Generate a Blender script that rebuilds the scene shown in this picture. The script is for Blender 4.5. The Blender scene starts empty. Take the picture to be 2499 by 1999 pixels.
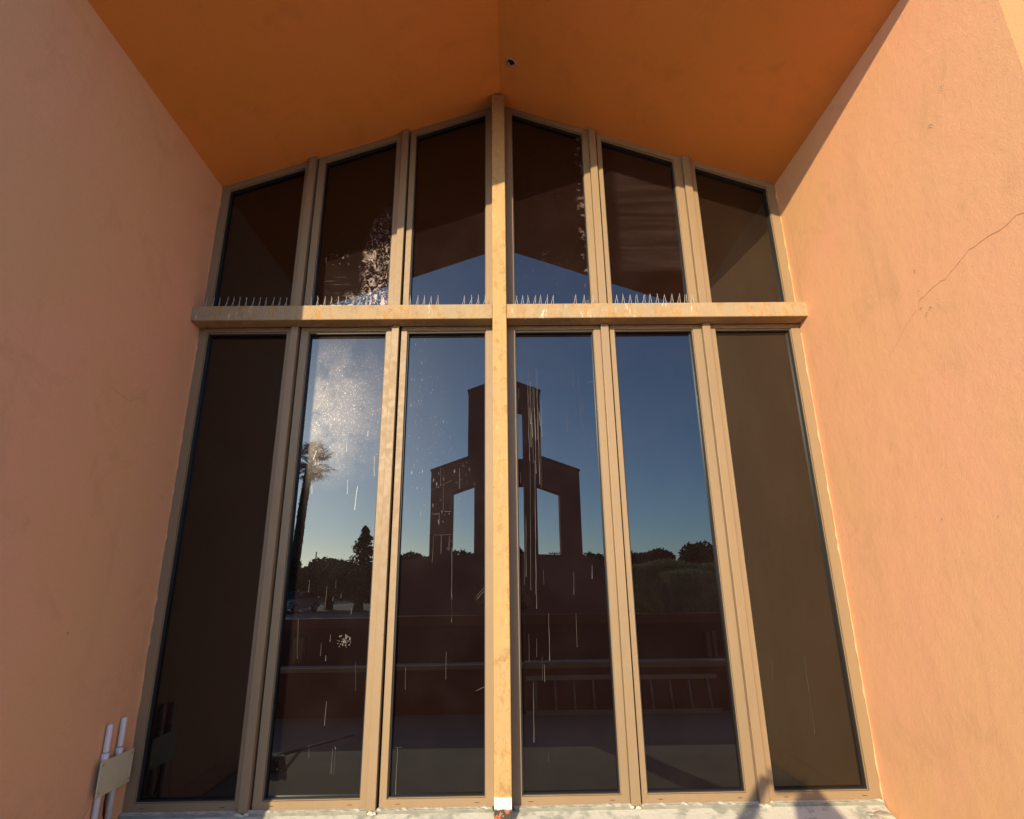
import bpy, bmesh, math, random
from mathutils import Vector, Matrix
from mathutils.geometry import tessellate_polygon
rnd = random.Random(7)
S = bpy.context.scene
COL = S.collection
R = math.radians

# ------------------------------------------------------------------ camera
cam = bpy.data.cameras.new('camera')
cam.sensor_width = 36; cam.lens = 19.893; cam.clip_start = 0.05; cam.clip_end = 2000
co = bpy.data.objects.new('camera', cam); COL.objects.link(co)
RM = Matrix(((0.99987260, 0.00970575, -0.01267240), (-0.00930233, -0.29084405, -0.95672525), (-0.01297143, 0.95672124, -0.29071671)))
# rows are the world axes seen from the camera
co.matrix_world = Matrix.Translation((0, -4.0, 1.84)) @ RM.to_4x4()
S.camera = co

# ------------------------------------------------------------------ sky, sun, exposure
TO_SUN = Vector((-0.43, -1.0, 0.305)).normalized()
ELEV = math.asin(TO_SUN.z); AZ = math.atan2(TO_SUN.x, TO_SUN.y)
world = bpy.data.worlds.new('World'); S.world = world; world.use_nodes = True
wn = world.node_tree.nodes
sky = wn.new('ShaderNodeTexSky'); sky.sky_type = 'NISHITA'; sky.sun_disc = False
sky.sun_elevation = ELEV; sky.sun_rotation = AZ % (2 * math.pi)
sky.air_density = 0.8; sky.dust_density = 0.35; sky.ozone_density = 3.5
world.node_tree.links.new(sky.outputs[0], wn['Background'].inputs[0])
wn['Background'].inputs[1].default_value = 0.12
sl = bpy.data.lights.new('sun', 'SUN'); sl.energy = 2.0; sl.angle = R(0.5); sl.color = (1.0, 0.81, 0.53)
so = bpy.data.objects.new('sun', sl); COL.objects.link(so)
so.rotation_euler = TO_SUN.to_track_quat('Z', 'Y').to_euler(); so.location = (-20, -40, 30)
S.view_settings.view_transform = 'Standard'; S.view_settings.look = 'None'
S.view_settings.gamma = 1.0; S.view_settings.use_curve_mapping = False
S.view_settings.exposure = 1.68
S.render.engine = 'CYCLES'
S.cycles.max_bounces = 10; S.cycles.diffuse_bounces = 5; S.cycles.glossy_bounces = 4
S.cycles.caustics_reflective = False; S.cycles.sample_clamp_indirect = 6.0

# ------------------------------------------------------------------ material helpers
class NT:
    def __init__(s, name):
        s.m = bpy.data.materials.new(name); s.m.use_nodes = True
        s.t = s.m.node_tree; s.n = s.t.nodes; s.b = s.n['Principled BSDF']; s.out = s.n['Material Output']
        g = s.n.new('ShaderNodeNewGeometry'); s.pos = g.outputs['Position']
        x = s.n.new('ShaderNodeSeparateXYZ'); s.l(s.pos, x.inputs[0]); s.x, s.y, s.z = x.outputs
    def l(s, a, b): s.t.links.new(a, b)
    def setv(s, sock, v):
        if hasattr(v, 'is_output'): s.l(v, sock)
        else: sock.default_value = v
    def noise(s, scale, detail=4, rough=.55, stretch=None, off=(0, 0, 0), dist=0.0):
        n = s.n.new('ShaderNodeTexNoise'); n.inputs['Scale'].default_value = scale
        n.inputs['Detail'].default_value = detail; n.inputs['Roughness'].default_value = rough
        n.inputs['Distortion'].default_value = dist
        mp = s.n.new('ShaderNodeMapping'); mp.inputs['Scale'].default_value = stretch or (1, 1, 1); mp.inputs['Location'].default_value = off
        s.l(s.pos, mp.inputs[0]); s.l(mp.outputs[0], n.inputs['Vector'])
        return n.outputs['Fac']
    def vor(s, scale, stretch=None, feat='F1'):
        n = s.n.new('ShaderNodeTexVoronoi'); n.feature = feat; n.inputs['Scale'].default_value = scale
        mp = s.n.new('ShaderNodeMapping'); mp.inputs['Scale'].default_value = stretch or (1, 1, 1)
        s.l(s.pos, mp.inputs[0]); s.l(mp.outputs[0], n.inputs['Vector'])
        return n.outputs['Distance']
    def ramp(s, v, a, b, va=0.0, vb=1.0):
        n = s.n.new('ShaderNodeMapRange'); n.interpolation_type = 'SMOOTHSTEP'
        for i, q in zip(('From Min', 'From Max', 'To Min', 'To Max'), (a, b, va, vb)): n.inputs[i].default_value = q
        s.setv(n.inputs['Value'], v); return n.outputs['Result']
    def math(s, op, a, b=None, c=None):
        n = s.n.new('ShaderNodeMath'); n.operation = op
        for i, q in enumerate((a, b, c)):
            if q is not None: s.setv(n.inputs[i], q)
        return n.outputs[0]
    def mul(s, *a):
        r = a[0]
        for q in a[1:]: r = s.math('MULTIPLY', r, q)
        return r
    def mix(s, f, a, b):
        n = s.n.new('ShaderNodeMix'); n.data_type = 'RGBA'
        s.setv(n.inputs[0], f)
        for i, q in ((6, a), (7, b)):
            if hasattr(q, 'is_output'): s.l(q, n.inputs[i])
            else: n.inputs[i].default_value = (*q, 1)
        return n.outputs[2]
    def bump(s, h, strength=.3, dist=.01):
        n = s.n.new('ShaderNodeBump'); n.inputs['Strength'].default_value = strength; n.inputs['Distance'].default_value = dist
        s.l(h, n.inputs['Height']); s.l(n.outputs[0], s.b.inputs['Normal']); return n.outputs[0]
    def fin(s, col, rough=.8, spec=.3, metal=0.0):
        if hasattr(col, 'is_output'): s.l(col, s.b.inputs['Base Color'])
        else: s.b.inputs['Base Color'].default_value = (*col, 1)
        s.setv(s.b.inputs['Roughness'], rough); s.b.inputs['Specular IOR Level'].default_value = spec
        s.b.inputs['Metallic'].default_value = metal
        return s.m

def stucco(name, a, b, c, dirt=(.30, .17, .09), bump=.35):
    t = NT(name)
    n1 = t.ramp(t.noise(.55, 5, .6), .35, .68); n2 = t.ramp(t.noise(1.3, 5, .6, off=(3, 8, 1)), .45, .75)
    col = t.mix(n1, a, b); col = t.mix(t.mul(n2, .6), col, c)
    fine = t.noise(140, 3, .6); mid = t.noise(22, 4, .6)
    col = t.mix(t.ramp(fine, .35, .65, 0, .07), col, dirt)
    bl = t.ramp(t.noise(2.6, 6, .68, off=(11, 2, 7), dist=.6), .52, .72, 0, .42); col = t.mix(bl, col, tuple(q * .78 for q in b))
    run = t.ramp(t.noise(1.0, 4, .55, (3.5, 3.5, .35)), .56, .78, 0, .20); col = t.mix(run, col, dirt)
    sp = t.mul(t.ramp(t.vor(3.1), .035, .0), t.ramp(t.noise(1.1, 2, .5, off=(5, 5, 5)), .5, .6)); col = t.mix(t.mul(sp, .5), col, dirt)
    h = t.math('ADD', t.mul(fine, .35), t.mul(mid, .5)); h = t.math('ADD', h, t.mul(t.noise(4.5, 3, .5), 1.1))
    h = t.math('SUBTRACT', h, t.mul(sp, .8))
    t.bump(h, bump * .68, .02)
    return t.fin(col, .9, .15)

def simple(name, col, rough=.6, spec=.3, metal=0., var=.0, scale=30, bump=0.):
    t = NT(name)
    if var or bump:
        n = t.noise(scale, 4, .6)
        c2 = t.mix(t.ramp(n, .3, .7, 0, 1), col, tuple(q * (1 - var) for q in col))
        if bump: t.bump(n, bump, .01)
        return t.fin(c2, rough, spec, metal)
    return t.fin(col, rough, spec, metal)

WALL = stucco('orange_stucco', (.78, .402, .215), (.725, .41, .195), (.80, .383, .24))
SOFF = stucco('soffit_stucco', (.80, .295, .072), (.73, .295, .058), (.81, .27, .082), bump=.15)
FACADE_DIM = stucco('facade_stucco_dimmed', (.47, .255, .115), (.44, .255, .11), (.48, .245, .13))  # same wall paint, darkened to offset strong sun on the front faces
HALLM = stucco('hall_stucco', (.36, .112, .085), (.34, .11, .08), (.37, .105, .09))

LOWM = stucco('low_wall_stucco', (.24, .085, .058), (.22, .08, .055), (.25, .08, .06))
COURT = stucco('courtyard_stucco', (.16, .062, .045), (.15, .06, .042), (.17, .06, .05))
def frame_mat():
    t = NT('tan_aluminium')
    c = t.mix(t.ramp(t.noise(2.2, 4, .6, (1, 1, .25)), .35, .7), (.28, .190, .102), (.25, .175, .098))
    c = t.mix(t.ramp(t.noise(60, 3, .6, (1, 1, .06)), .55, .8, 0, .06), c, (.40, .31, .21))
    c = t.mix(t.ramp(t.noise(9, 5, .65), .62, .75, 0, .35), c, (.26, .18, .12))
    return t.fin(c, t.ramp(t.noise(20, 2), .3, .7, .42, .6), .4)
FRAME = frame_mat()

def beam_mat(rust):
    t = NT('painted_concrete')
    pa, pb = ((.375, .275, .155), (.33, .255, .165)) if rust > .5 else ((.47, .30, .12), (.42, .285, .13))
    c = t.mix(t.ramp(t.noise(5, 5, .6), .35, .65), pa, pb)
    c = t.mix(t.ramp(t.noise(13, 7, .75, (1, 1, .75), off=(3, 1, 6)), .52, .64, 0, .6), c, (.28, .155, .055))
    c = t.mix(t.ramp(t.noise(34, 6, .75, (1, 1, .8), off=(8, 1, 2)), .55, .66, 0, .5), c, (.33, .23, .10))
    streak = t.ramp(t.noise(1, 6, .72, (30, 30, 7), dist=.5), .50, .60)
    patch = t.ramp(t.noise(2.4, 4, .6, off=(1, 0, 0)), .40, .56)
    c = t.mix(t.mul(streak, patch, .95 * rust), c, (.40, .20, .06))
    white = t.mul(t.ramp(t.noise(1, 4, .65, (48, 48, 9), off=(4, 4, 4), dist=.4), .60, .67), t.ramp(t.noise(3, 3, .5, off=(9, 0, 0)), .48, .6))
    c = t.mix(t.mul(white, .7 * rust), c, (.78, .70, .52))
    fl = t.ramp(t.noise(38, 5, .7),   .59, .68, 0, .65); c = t.mix(fl, c, (.27, .21, .12))
    gr = t.ramp(t.noise(13, 5, .65, off=(2, 2, 2)), .62, .74, 0, .45); c = t.mix(gr, c, (.42, .30, .14))
    if rust < .5:
        zz = t.math('ADD', t.z, t.math('ADD', t.mul(t.noise(70, 4, .7), .035), -.004))
        c = t.mix(t.ramp(zz, .640, .628, 0, 1), c, t.mix(t.ramp(t.noise(40, 4, .6), .5, .6), (.80, .76, .62), (.70, .66, .50)))
        dk = t.mix(t.ramp(t.noise(30, 3, .6, off=(7, 1, 1)), .50, .56), (.055, .06, .05), (.42, .13, .06))
        c = t.mix(t.ramp(zz, .578, .571, 0, 1), c, dk)
        c = t.mix(t.ramp(zz, .522, .516, 0, 1), c, (.74, .72, .60))
    t.bump(t.math('ADD', t.noise(60, 4, .6), t.noise(9, 3, .6)), .3, .008)
    return t.fin(c, .8, .2)
BEAM = beam_mat(1.0); POST = beam_mat(.35)

def concrete(name, a, b, scale=3.0, br=.2):
    t = NT(name)
    c = t.mix(t.ramp(t.noise(scale, 6, .62), .35, .68), a, b)
    c = t.mix(t.ramp(t.noise(scale * 14, 4, .65), .56, .72, 0, .5), c, tuple(q * .6 for q in a))
    t.bump(t.noise(70, 4, .6), br, .01)
    return t.fin(c, .9, .2)
def sill_mat():
    t = NT('weathered_sill')
    c = t.mix(t.ramp(t.noise(7, 6, .65, (1, 1, 1)), .42, .56), (.34, .35, .285), (.58, .57, .48))
    c = t.mix(t.ramp(t.noise(1, 4, .6, (30, 30, 6)), .55, .7, 0, .5), c, (.55, .55, .46))
    t.bump(t.noise(40, 5, .65), .5, .01)
    return t.fin(c, .85, .2)
SILL = sill_mat()
FLASH = concrete('flashing_grey_green', (.27, .27, .215), (.19, .20, .16), 12)
CAULK = concrete('caulk_white', (.56, .53, .44), (.46, .43, .35), 30, .4)
PAVE = concrete('pavement_concrete', (.47, .43, .355), (.40, .365, .30), .8)
PLAT = concrete('platform_concrete', (.47, .44, .35), (.39, .375, .29), 2.0)
BLACK = simple('black_gap', (.006, .005, .005), .8)
GASKET = simple('black_gasket', (.030, .028, .026), .45)
CRACK = simple('crack_shade', (.54, .275, .135), .95, .1)
PIT = simple('chipped_plaster', (.84, .50, .30), .95, .1, var=.25, scale=90, bump=.8)
WIRE = simple('steel_wire', (.47, .45, .42), .45, .5, .2)
SPBASE = simple('clear_plastic', (.40, .36, .28), .5, .4)
PVC = simple('white_conduit', (.74, .70, .68), .45, .4, var=.1, scale=12)
TWIG = simple('dry_twig', (.05, .035, .02), .9, .1)
DROPP = simple('dried_dropping', (.74, .71, .62), .9, .1, var=.15, scale=50, bump=.4)
STAIN = simple('lime_drip', (.14, .13, .12), .9, .1)
FAINT = simple('faint_drip', (.075, .068, .058), .9, .1)
CABLE = simple('black_cable', (.012, .010, .010), .5)

def box_mat():
    t = NT('aged_cover_plate')
    c = t.mix(t.ramp(t.noise(5, 5, .6), .4, .65), (.60, .53, .33), (.50, .43, .26))
    c = t.mix(t.ramp(t.noise(14, 6, .7, off=(3, 3, 3)), .62, .70, 0, .6), c, (.25, .18, .09))
    return t.fin(c, .5, .4)
BOXM = box_mat()

def glass(name, kind):
    t = NT(name); n = t.n
    n.remove(t.b)
    inner = n.new('ShaderNodeBsdfDiffuse'); inner.inputs[0].default_value = (.0030, .0010, .0010, 1)
    gl = n.new('ShaderNodeBsdfGlossy'); gl.inputs['Roughness'].default_value = 0.0; gl.inputs[0].default_value = (.84, .97, 1.0, 1)
    bp = n.new('ShaderNodeBump'); bp.inputs['Strength'].default_value = .05; bp.inputs['Distance'].default_value = .006
    t.l(t.noise(1.6, 1, .4), bp.inputs['Height']); t.l(bp.outputs[0], gl.inputs['Normal'])
    fr = n.new('ShaderNodeFresnel'); fr.inputs[0].default_value = 1.70
    m1 = n.new('ShaderNodeMixShader'); t.l(fr.outputs[0], m1.inputs[0]); t.l(inner.outputs[0], m1.inputs[1]); t.l(gl.outputs[0], m1.inputs[2])
    dd = n.new('ShaderNodeBsdfDiffuse'); dd.inputs[0].default_value = (.50, .36, .33, 1)
    dg = n.new('ShaderNodeBsdfGlossy'); dg.inputs['Roughness'].default_value = .33; dg.inputs[0].default_value = (.105, .102, .097, 1)
    md = n.new('ShaderNodeAddShader'); t.l(dd.outputs[0], md.inputs[0]); t.l(dg.outputs[0], md.inputs[1])
    base = t.math('ADD', .005, t.mul(t.ramp(t.noise(3, 5, .6), .35, .75), .006))
    def add(a, b): return t.math('ADD', a, b)
    def blob(cx, cz, rx, rz, lo=1.0, hi=.3):
        dx = t.math('DIVIDE', t.math('SUBTRACT', t.x, cx), rx); dz = t.math('DIVIDE', t.math('SUBTRACT', t.z, cz), rz)
        return t.ramp(t.math('SQRT', add(t.mul(dx, dx), t.mul(dz, dz))), lo, hi)
    def specks(scale, size, st=None, seed=0):
        return t.mul(t.ramp(t.vor(scale, st), size, size * .35), t.ramp(t.noise(scale * .45, 3, .6, off=(seed, 2, seed)), .48, .58))
    if kind == 'clean': f = base
    if kind == 'olive':
        dd.inputs[0].default_value = (.50, .38, .24, 1); f = t.math('ADD', .016, t.mul(t.ramp(t.noise(2.2, 5, .6, (1, 1, .4)), .35, .75), .014))
    if kind == 'specks':
        mask = add(blob(-1.18, 3.1, .55, .75), t.mul(blob(-1.38, 3.05, .45, .7), .9))
        mask = t.mul(mask, t.ramp(t.noise(4, 4, .6), .25, .6))
        s1 = specks(80, .36); s2 = specks(40, .20, (1, 1, .55), 4); s3 = specks(125, .42, (1, 1, .8), 9)
        f = add(base, t.mul(mask, add(.042, add(t.mul(s1, .12), add(t.mul(s2, .17), t.mul(s3, .11))))))
    if kind == 'light':
        mask = t.math('MAXIMUM', blob(-.6, 2.9, .28, 1.2), blob(-.42, 2.45, .3, .5))
        s1 = specks(45, .20); s2 = specks(30, .22, (1, 1, .35), 4)
        f = add(base, t.mul(mask, add(.006, add(t.mul(s1, .16), t.mul(s2, .13)))))
    if kind == 'smear':
        mask = add(blob(-.95, 4.22, .22, .7, 1, .55), blob(-.98, 3.95, .45, .16))
        sw = t.ramp(t.noise(15, 4, .65, (1, 1, .55), dist=2.2), .53, .60); s2 = t.ramp(t.noise(40, 3, .6, dist=1.4), .55, .62)
        grid = t.mul(t.ramp(t.noise(1, 3, .5, (3, 3, 40)), .56, .66), blob(-1.3, 4.08, .28, .22, 1, .7))
        top = t.mul(t.ramp(t.noise(14, 4, .65, dist=1.5), .58, .66), blob(-1.2, 4.36, .4, .10, 1, .3))
        f = add(base, add(t.mul(mask, add(t.mul(sw, .24), t.mul(s2, .20))), add(t.mul(grid, .055), t.mul(top, .28))))
    if kind == 'wiped':
        dx = t.mul(t.ramp(t.x, .92, 1.0), t.ramp(t.z, 4.2, 4.28))
        sw = t.ramp(t.noise(1, 4, .6, (.8, .8, 13), dist=.25), .38, .66)
        f = add(base, t.mul(dx, add(.006, t.mul(sw, .018))))
    if kind == 'edge':
        ed = t.mul(t.ramp(t.x, .60, .69), t.ramp(t.noise(18, 4, .6), .52, .64))
        s1 = specks(30, .2)
        f = add(base, add(t.mul(ed, .20), t.mul(s1, t.ramp(t.noise(2, 2), .45, .6), .06)))
    m2 = n.new('ShaderNodeMixShader'); t.l(f, m2.inputs[0]); t.l(m1.outputs[0], m2.inputs[1]); t.l(md.outputs[0], m2.inputs[2])
    t.l(m2.outputs[0], t.out.inputs['Surface'])
    return t.m
GL = {k: glass('tinted_glass_' + k, k) for k in ('clean', 'specks', 'light', 'smear', 'wiped', 'edge', 'olive')}

def leafm(name, a, b, thru=.4):
    t = NT(name)
    c = t.mix(t.ramp(t.noise(1.2, 3, .6), .35, .65), a, b); t.fin(c, .6, .3)
    tr = t.n.new('ShaderNodeBsdfTranslucent'); t.l(c, tr.inputs[0]); mx = t.n.new('ShaderNodeMixShader'); mx.inputs[0].default_value = thru
    t.l(t.b.outputs[0], mx.inputs[1]); t.l(tr.outputs[0], mx.inputs[2]); t.l(mx.outputs[0], t.out.inputs['Surface']); return t.m
LEAF = leafm('dark_leaf', (.035, .055, .018), (.055, .075, .025))
LEAF2 = leafm('brown_leaf', (.085, .075, .035), (.06, .065, .03))
NEEDLE = leafm('pine_needle', (.03, .045, .02), (.045, .055, .025))
HEDGE = leafm('hedge_leaf', (.40, .45, .21), (.25, .30, .13), .5)
PALMF = leafm('palm_frond', (.05, .045, .016), (.035, .042, .016), .2)
BARK = simple('bark', (.10, .075, .05), .9, .1, var=.4, scale=6, bump=.5)
WOODP = simple('weathered_pole', (.09, .075, .06), .9, .1)
ALU = simple('dull_aluminium', (.62, .59, .54), .45, .5, .6)

# ------------------------------------------------------------------ mesh helpers
class MB:
    def __init__(s): s.bm = bmesh.new(); s.mi = 0
    def face(s, pts):
        try:
            f = s.bm.faces.new([s.bm.verts.new(p) for p in pts]); f.material_index = s.mi; return f
        except ValueError: return None
    def box(s, a, b):
        (x0, y0, z0), (x1, y1, z1) = a, b
        v = [s.bm.verts.new(p) for p in ((x0, y0, z0), (x1, y0, z0), (x1, y1, z0), (x0, y1, z0), (x0, y0, z1), (x1, y0, z1), (x1, y1, z1), (x0, y1, z1))]
        for q in ((0, 3, 2, 1), (4, 5, 6, 7), (0, 1, 5, 4), (1, 2, 6, 5), (2, 3, 7, 6), (3, 0, 4, 7)):
            s.bm.faces.new([v[i] for i in q]).material_index = s.mi
        return s
    def prism(s, loops, y0, y1, axis='y'):
        """polygon loops (outer, then holes) in (x,z) extruded along y, or in (y,z) extruded along x"""
        P = (lambda p, d: (p[0], d, p[1])) if axis == 'y' else (lambda p, d: (d, p[0], p[1])) if axis == 'x' else (lambda p, d: (p[0], p[1], d))
        flat = [p for lp in loops for p in lp]
        tris = tessellate_polygon([[Vector((p[0], p[1], 0)) for p in lp] for lp in loops])
        A = [s.bm.verts.new(P(p, y0)) for p in flat]; B = [s.bm.verts.new(P(p, y1)) for p in flat]
        for t in tris:
            for V in (A, B):
                try: s.bm.faces.new([V[i] for i in t]).material_index = s.mi
                except ValueError: pass
        k = 0
        for lp in loops:
            n = len(lp)
            for i in range(n):
                j = (i + 1) % n
                s.bm.faces.new((A[k + i], A[k + j], B[k + j], B[k + i])).material_index = s.mi
            k += n
        return s
    def tube(s, pts, r, n=8, cap=True):
        pts = [Vector(p) for p in pts]; rs = r if isinstance(r, (list, tuple)) else [r] * len(pts)
        rings = []
        for i, p in enumerate(pts):
            d = (pts[min(i + 1, len(pts) - 1)] - pts[max(i - 1, 0)]).normalized()
            u = d.cross(Vector((0, 0, 1)) if abs(d.z) < .9 else Vector((1, 0, 0))).normalized(); w = d.cross(u)
            rings.append([s.bm.verts.new(p + (u * math.cos(2 * math.pi * k / n) + w * math.sin(2 * math.pi * k / n)) * rs[i]) for k in range(n)])
        for a, b in zip(rings, rings[1:]):
            for k in range(n):
                f = s.bm.faces.new((a[k], a[(k + 1) % n], b[(k + 1) % n], b[k])); f.material_index = s.mi; f.smooth = True
        if cap:
            for q in (rings[0], rings[-1]): s.bm.faces.new(q).material_index = s.mi
        return s
    def build(s, name, mats, parent=None, base=(0, 0, 0), bevel=0., recalc=True):
        if recalc: bmesh.ops.recalc_face_normals(s.bm, faces=s.bm.faces)
        me = bpy.data.meshes.new(name)
        bmesh.ops.translate(s.bm, verts=s.bm.verts, vec=-Vector(base))
        s.bm.to_mesh(me); s.bm.free()
        for m in (mats if isinstance(mats, (list, tuple)) else [mats]): me.materials.append(m)
        o = bpy.data.objects.new(name, me); COL.objects.link(o)
        if parent: o.parent = parent
        else: o.location = base
        if bevel:
            b = o.modifiers.new('bevel', 'BEVEL'); b.width = bevel; b.segments = 2; b.limit_method = 'ANGLE'; b.angle_limit = R(40)
        return o
def tag(o, label, cat=None, group=None):
    o['label'] = label
    if cat: o['category'] = cat
    if group: o['group'] = group
    return o
def thing(name, label, cat, base=(0, 0, 0), group=None):
    o = bpy.data.objects.new(name, None); COL.objects.link(o); o.location = base; o.empty_display_size = .2
    return tag(o, label, cat, group)
def struct(o, kind='structure'): o['kind'] = kind; return o
def copy_tree(o, parent=None):
    c = o.copy(); COL.objects.link(c); c.parent = parent
    for ch in [q for q in bpy.data.objects if q.parent == o]: copy_tree(ch, c)
    return c

# ------------------------------------------------------------------ ground
g = MB(); g.box((-400, -600, -.5), (400, 200, 0)); struct(g.build('ground', PAVE))

# ------------------------------------------------------------------ the church building
XL, XR, YF = -2.34, 2.30, -2.07
PX, PZ, SL = -.02, 5.872, .367
sof = lambda x: PZ - SL * abs(x - PX)
FL = .31
B0 = (0, 0, 0)
church = thing('church_building', 'orange stucco church front with a deep gabled recess around a tall tinted window wall', 'church', B0)

def ragged_bead(x, sx, zs):
    """torn edge of the plaster where it meets the window frame"""
    m = MB(); prev = None
    for i in range(len(zs)):
        w = .002 + .005 * rnd.random() * (1 if rnd.random() < .7 else 2.4)
        q = (m.bm.verts.new((x, -.004, zs[i])), m.bm.verts.new((x - sx * w, -.004, zs[i])), m.bm.verts.new((x - sx * w * .8, .004, zs[i])))
        if prev:
            m.bm.faces.new((prev[0], prev[1], q[1], q[0])); m.bm.faces.new((prev[1], prev[2], q[2], q[1]))
        prev = q
    return m
def side_wall(x0, x1, face, cracks):
    m = MB()
    top = lambda x: sof(x) if abs(x) < 12 else 2
    inner = x0 if face < 0 else x1
    # wall body from the plinth joint to the soffit, as a prism following the roof slope
    m.prism([[(x0, .46), (x1, .46), (x1, sof(x1) - .001), (x0, sof(x0) - .001)]], YF, .5)
    a, b = (x0 + .012, x1) if face < 0 else (x0, x1 - .012)
    m.prism([[(a, 0), (b, 0), (b, .452), (a, .452)]], YF + .012, .5)
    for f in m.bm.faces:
        if abs(f.calc_center_median().y - YF) < .001: f.material_index = 3  # front faces get the darkened copy of the wall paint
    m.mi = 1
    for c in cracks:
        w = c[0]; pts = c[1:]
        fine = []
        for (y0, z0), (y1, z1) in zip(pts, pts[1:]):
            n = max(2, int(math.hypot(y1 - y0, z1 - z0) / .035))
            for k in range(n):
                t = k / n; fine.append((y0 + (y1 - y0) * t, z0 + (z1 - z0) * t + rnd.uniform(-.006, .006)))
        fine.append(pts[-1])
        for (y0, z0), (y1, z1) in zip(fine, fine[1:]):
            X = inner + .0015 * face; L = math.hypot(y1 - y0, z1 - z0) or 1
            ny, nz = -(z1 - z0) / L * w, (y1 - y0) / L * w
            m.face([(X, y0 - ny, z0 - nz), (X, y1 - ny, z1 - nz), (X, y1 + ny, z1 + nz), (X, y0 + ny, z0 + nz)])
    return m
# face = direction the recess-side surface looks along x  (right wall looks to -x)
rc = [[.0012, (-1.18, 3.25), (-1.20, 3.30), (-1.27, 3.31), (-1.34, 3.325), (-1.40, 3.32), (-1.50, 3.355), (-1.58, 3.375), (-1.64, 3.38), (-1.75, 3.365), (-1.85, 3.375), (-1.98, 3.36)],
      [.0007, (-.88, 3.10), (-.97, 3.15), (-1.08, 3.22), (-1.16, 3.255)]]
rw = side_wall(XR, 9.0, -1, rc)
# chips knocked out of the plaster
rw.mi = 2
def chip(m, X, face, y, z, r, n=11):
    """a shallow knock in the plaster: a torn pale lip with a shaded hollow above it"""
    ring = [(r * rnd.uniform(.45, 1.2)) for _ in range(n)]; st = rnd.uniform(.6, 1.5)
    P = lambda k, s, h, dz=0: (X + face * h, y + ring[k % n] * s * math.cos(2 * math.pi * k / n), z + dz + st * ring[k % n] * s * math.sin(2 * math.pi * k / n))
    m.mi = 2; m.face([P(k, 1.0, .0012) for k in range(n)])
    m.mi = 1; m.face([P(k, .42, .0020, r * .35) for k in range(n)])
for y, z, r in ((-1.23, 3.20, .020), (-1.26, 3.22, .014), (-1.21, 3.35, .010), (-1.22, 3.47, .012), (-1.20, 3.25, .012), (-1.56, 4.15, .017), (-1.68, 4.28, .012), (-1.15, 4.63, .009),
                (-.32, 3.25, .009), (-.42, 2.7, .009), (-1.0, 2.12, .012), (-.3, 2.6, .008), (-1.35, 2.1, .009)):
    chip(rw, XR, -1, y, z, r)
w = rw.build('side_wall', [WALL, CRACK, PIT, FACADE_DIM], church); tag(w, 'sunlit orange stucco wall right of the window, with a long fine crack')
lw = side_wall(-9.0, XL, 1, [[.0012, (-.5, 3.0), (-.62, 2.95), (-.8, 2.98)]])
lw.mi = 2
for y, z, r in ((-.75, 1.6, .02), (-.55, 4.2, .014), (-.5, 3.3, .012), (-.3, 3.35, .012), (-1.1, 2.9, .010)): chip(lw, XL, 1, y, z, r)
w = lw.build('side_wall', [WALL, CRACK, WALL, FACADE_DIM], church); tag(w, 'shaded pinkish stucco wall left of the window')
zs = [.5 + i * .045 for i in range(int((3.72 - .5) / .045))]; zu = [3.86 + i * .045 for i in range(26)]
for X, s in ((XL, -1), (XR, 1)):
    m = ragged_bead(X, s, zs); m2 = ragged_bead(X, s, zu)
    for mm in (m, m2): mm.build('plaster_edge', WALL, church, recalc=True)

# roof slab: its underside is the soffit
xs0, xs1 = -9.3, 9.3
m = MB(); m.prism([[(xs0, sof(xs0)), (PX, PZ), (xs1, sof(xs1)), (xs1, sof(xs1) + .35), (PX, PZ + .35), (xs0, sof(xs0) + .35)]], -2.17, .5)
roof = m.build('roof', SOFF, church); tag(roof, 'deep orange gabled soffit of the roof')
# torn hole left by a ceiling fixture
m = MB(); hx, hy = .075, -.46
hz = lambda x, y: sof(x)
n = 18
for k in range(n):
    a0, a1 = 2 * math.pi * k / n, 2 * math.pi * (k + 1) / n
    def pt(a, r, dz): x = hx + r * math.cos(a); y = hy + r * math.sin(a); return (x, y, sof(x) - dz)
    j0, j1 = (.052 + .012 * math.sin(3 * a0 + 1)), (.052 + .012 * math.sin(3 * a1 + 1))
    m.mi = 0; m.face([pt(a0, j0, .002), pt(a1, j1, .002), pt(a1, .030, .010), pt(a0, .030, .010)])
    m.mi = 1; m.face([pt(a0, .030, .010), pt(a1, .030, .010), pt(a1, .025, .004), pt(a0, .025, .004)])
m.mi = 1; m.face([pt(2 * math.pi * k / n, .025, .004) for k in range(n)])
m.mi = 2
for a in (.4, 1.3, 2.2): m.tube([pt(a, .030, .008), pt(a + .5, .014, .026), pt(a + 1.2, .022, .014)], .006, 5)
m.build('fixture_hole', [simple('torn_plaster', (.72, .42, .22), .9, .1, var=.45, scale=60, bump=.6), simple('rust_dark', (.03, .012, .008), .8), simple('rusty_clip', (.60, .36, .18), .7, .3, var=.4, scale=80)], church)

# wall mass behind and around the window, hidden by frames and glass
m = MB(); m.prism([[(XL + .001, .0), (XR - .001, .0), (XR - .001, sof(XR) - .002), (PX, PZ - .002), (XL + .001, sof(XL) - .002)]], .088, .5)
m.build('window_backing', BLACK, church)
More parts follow.
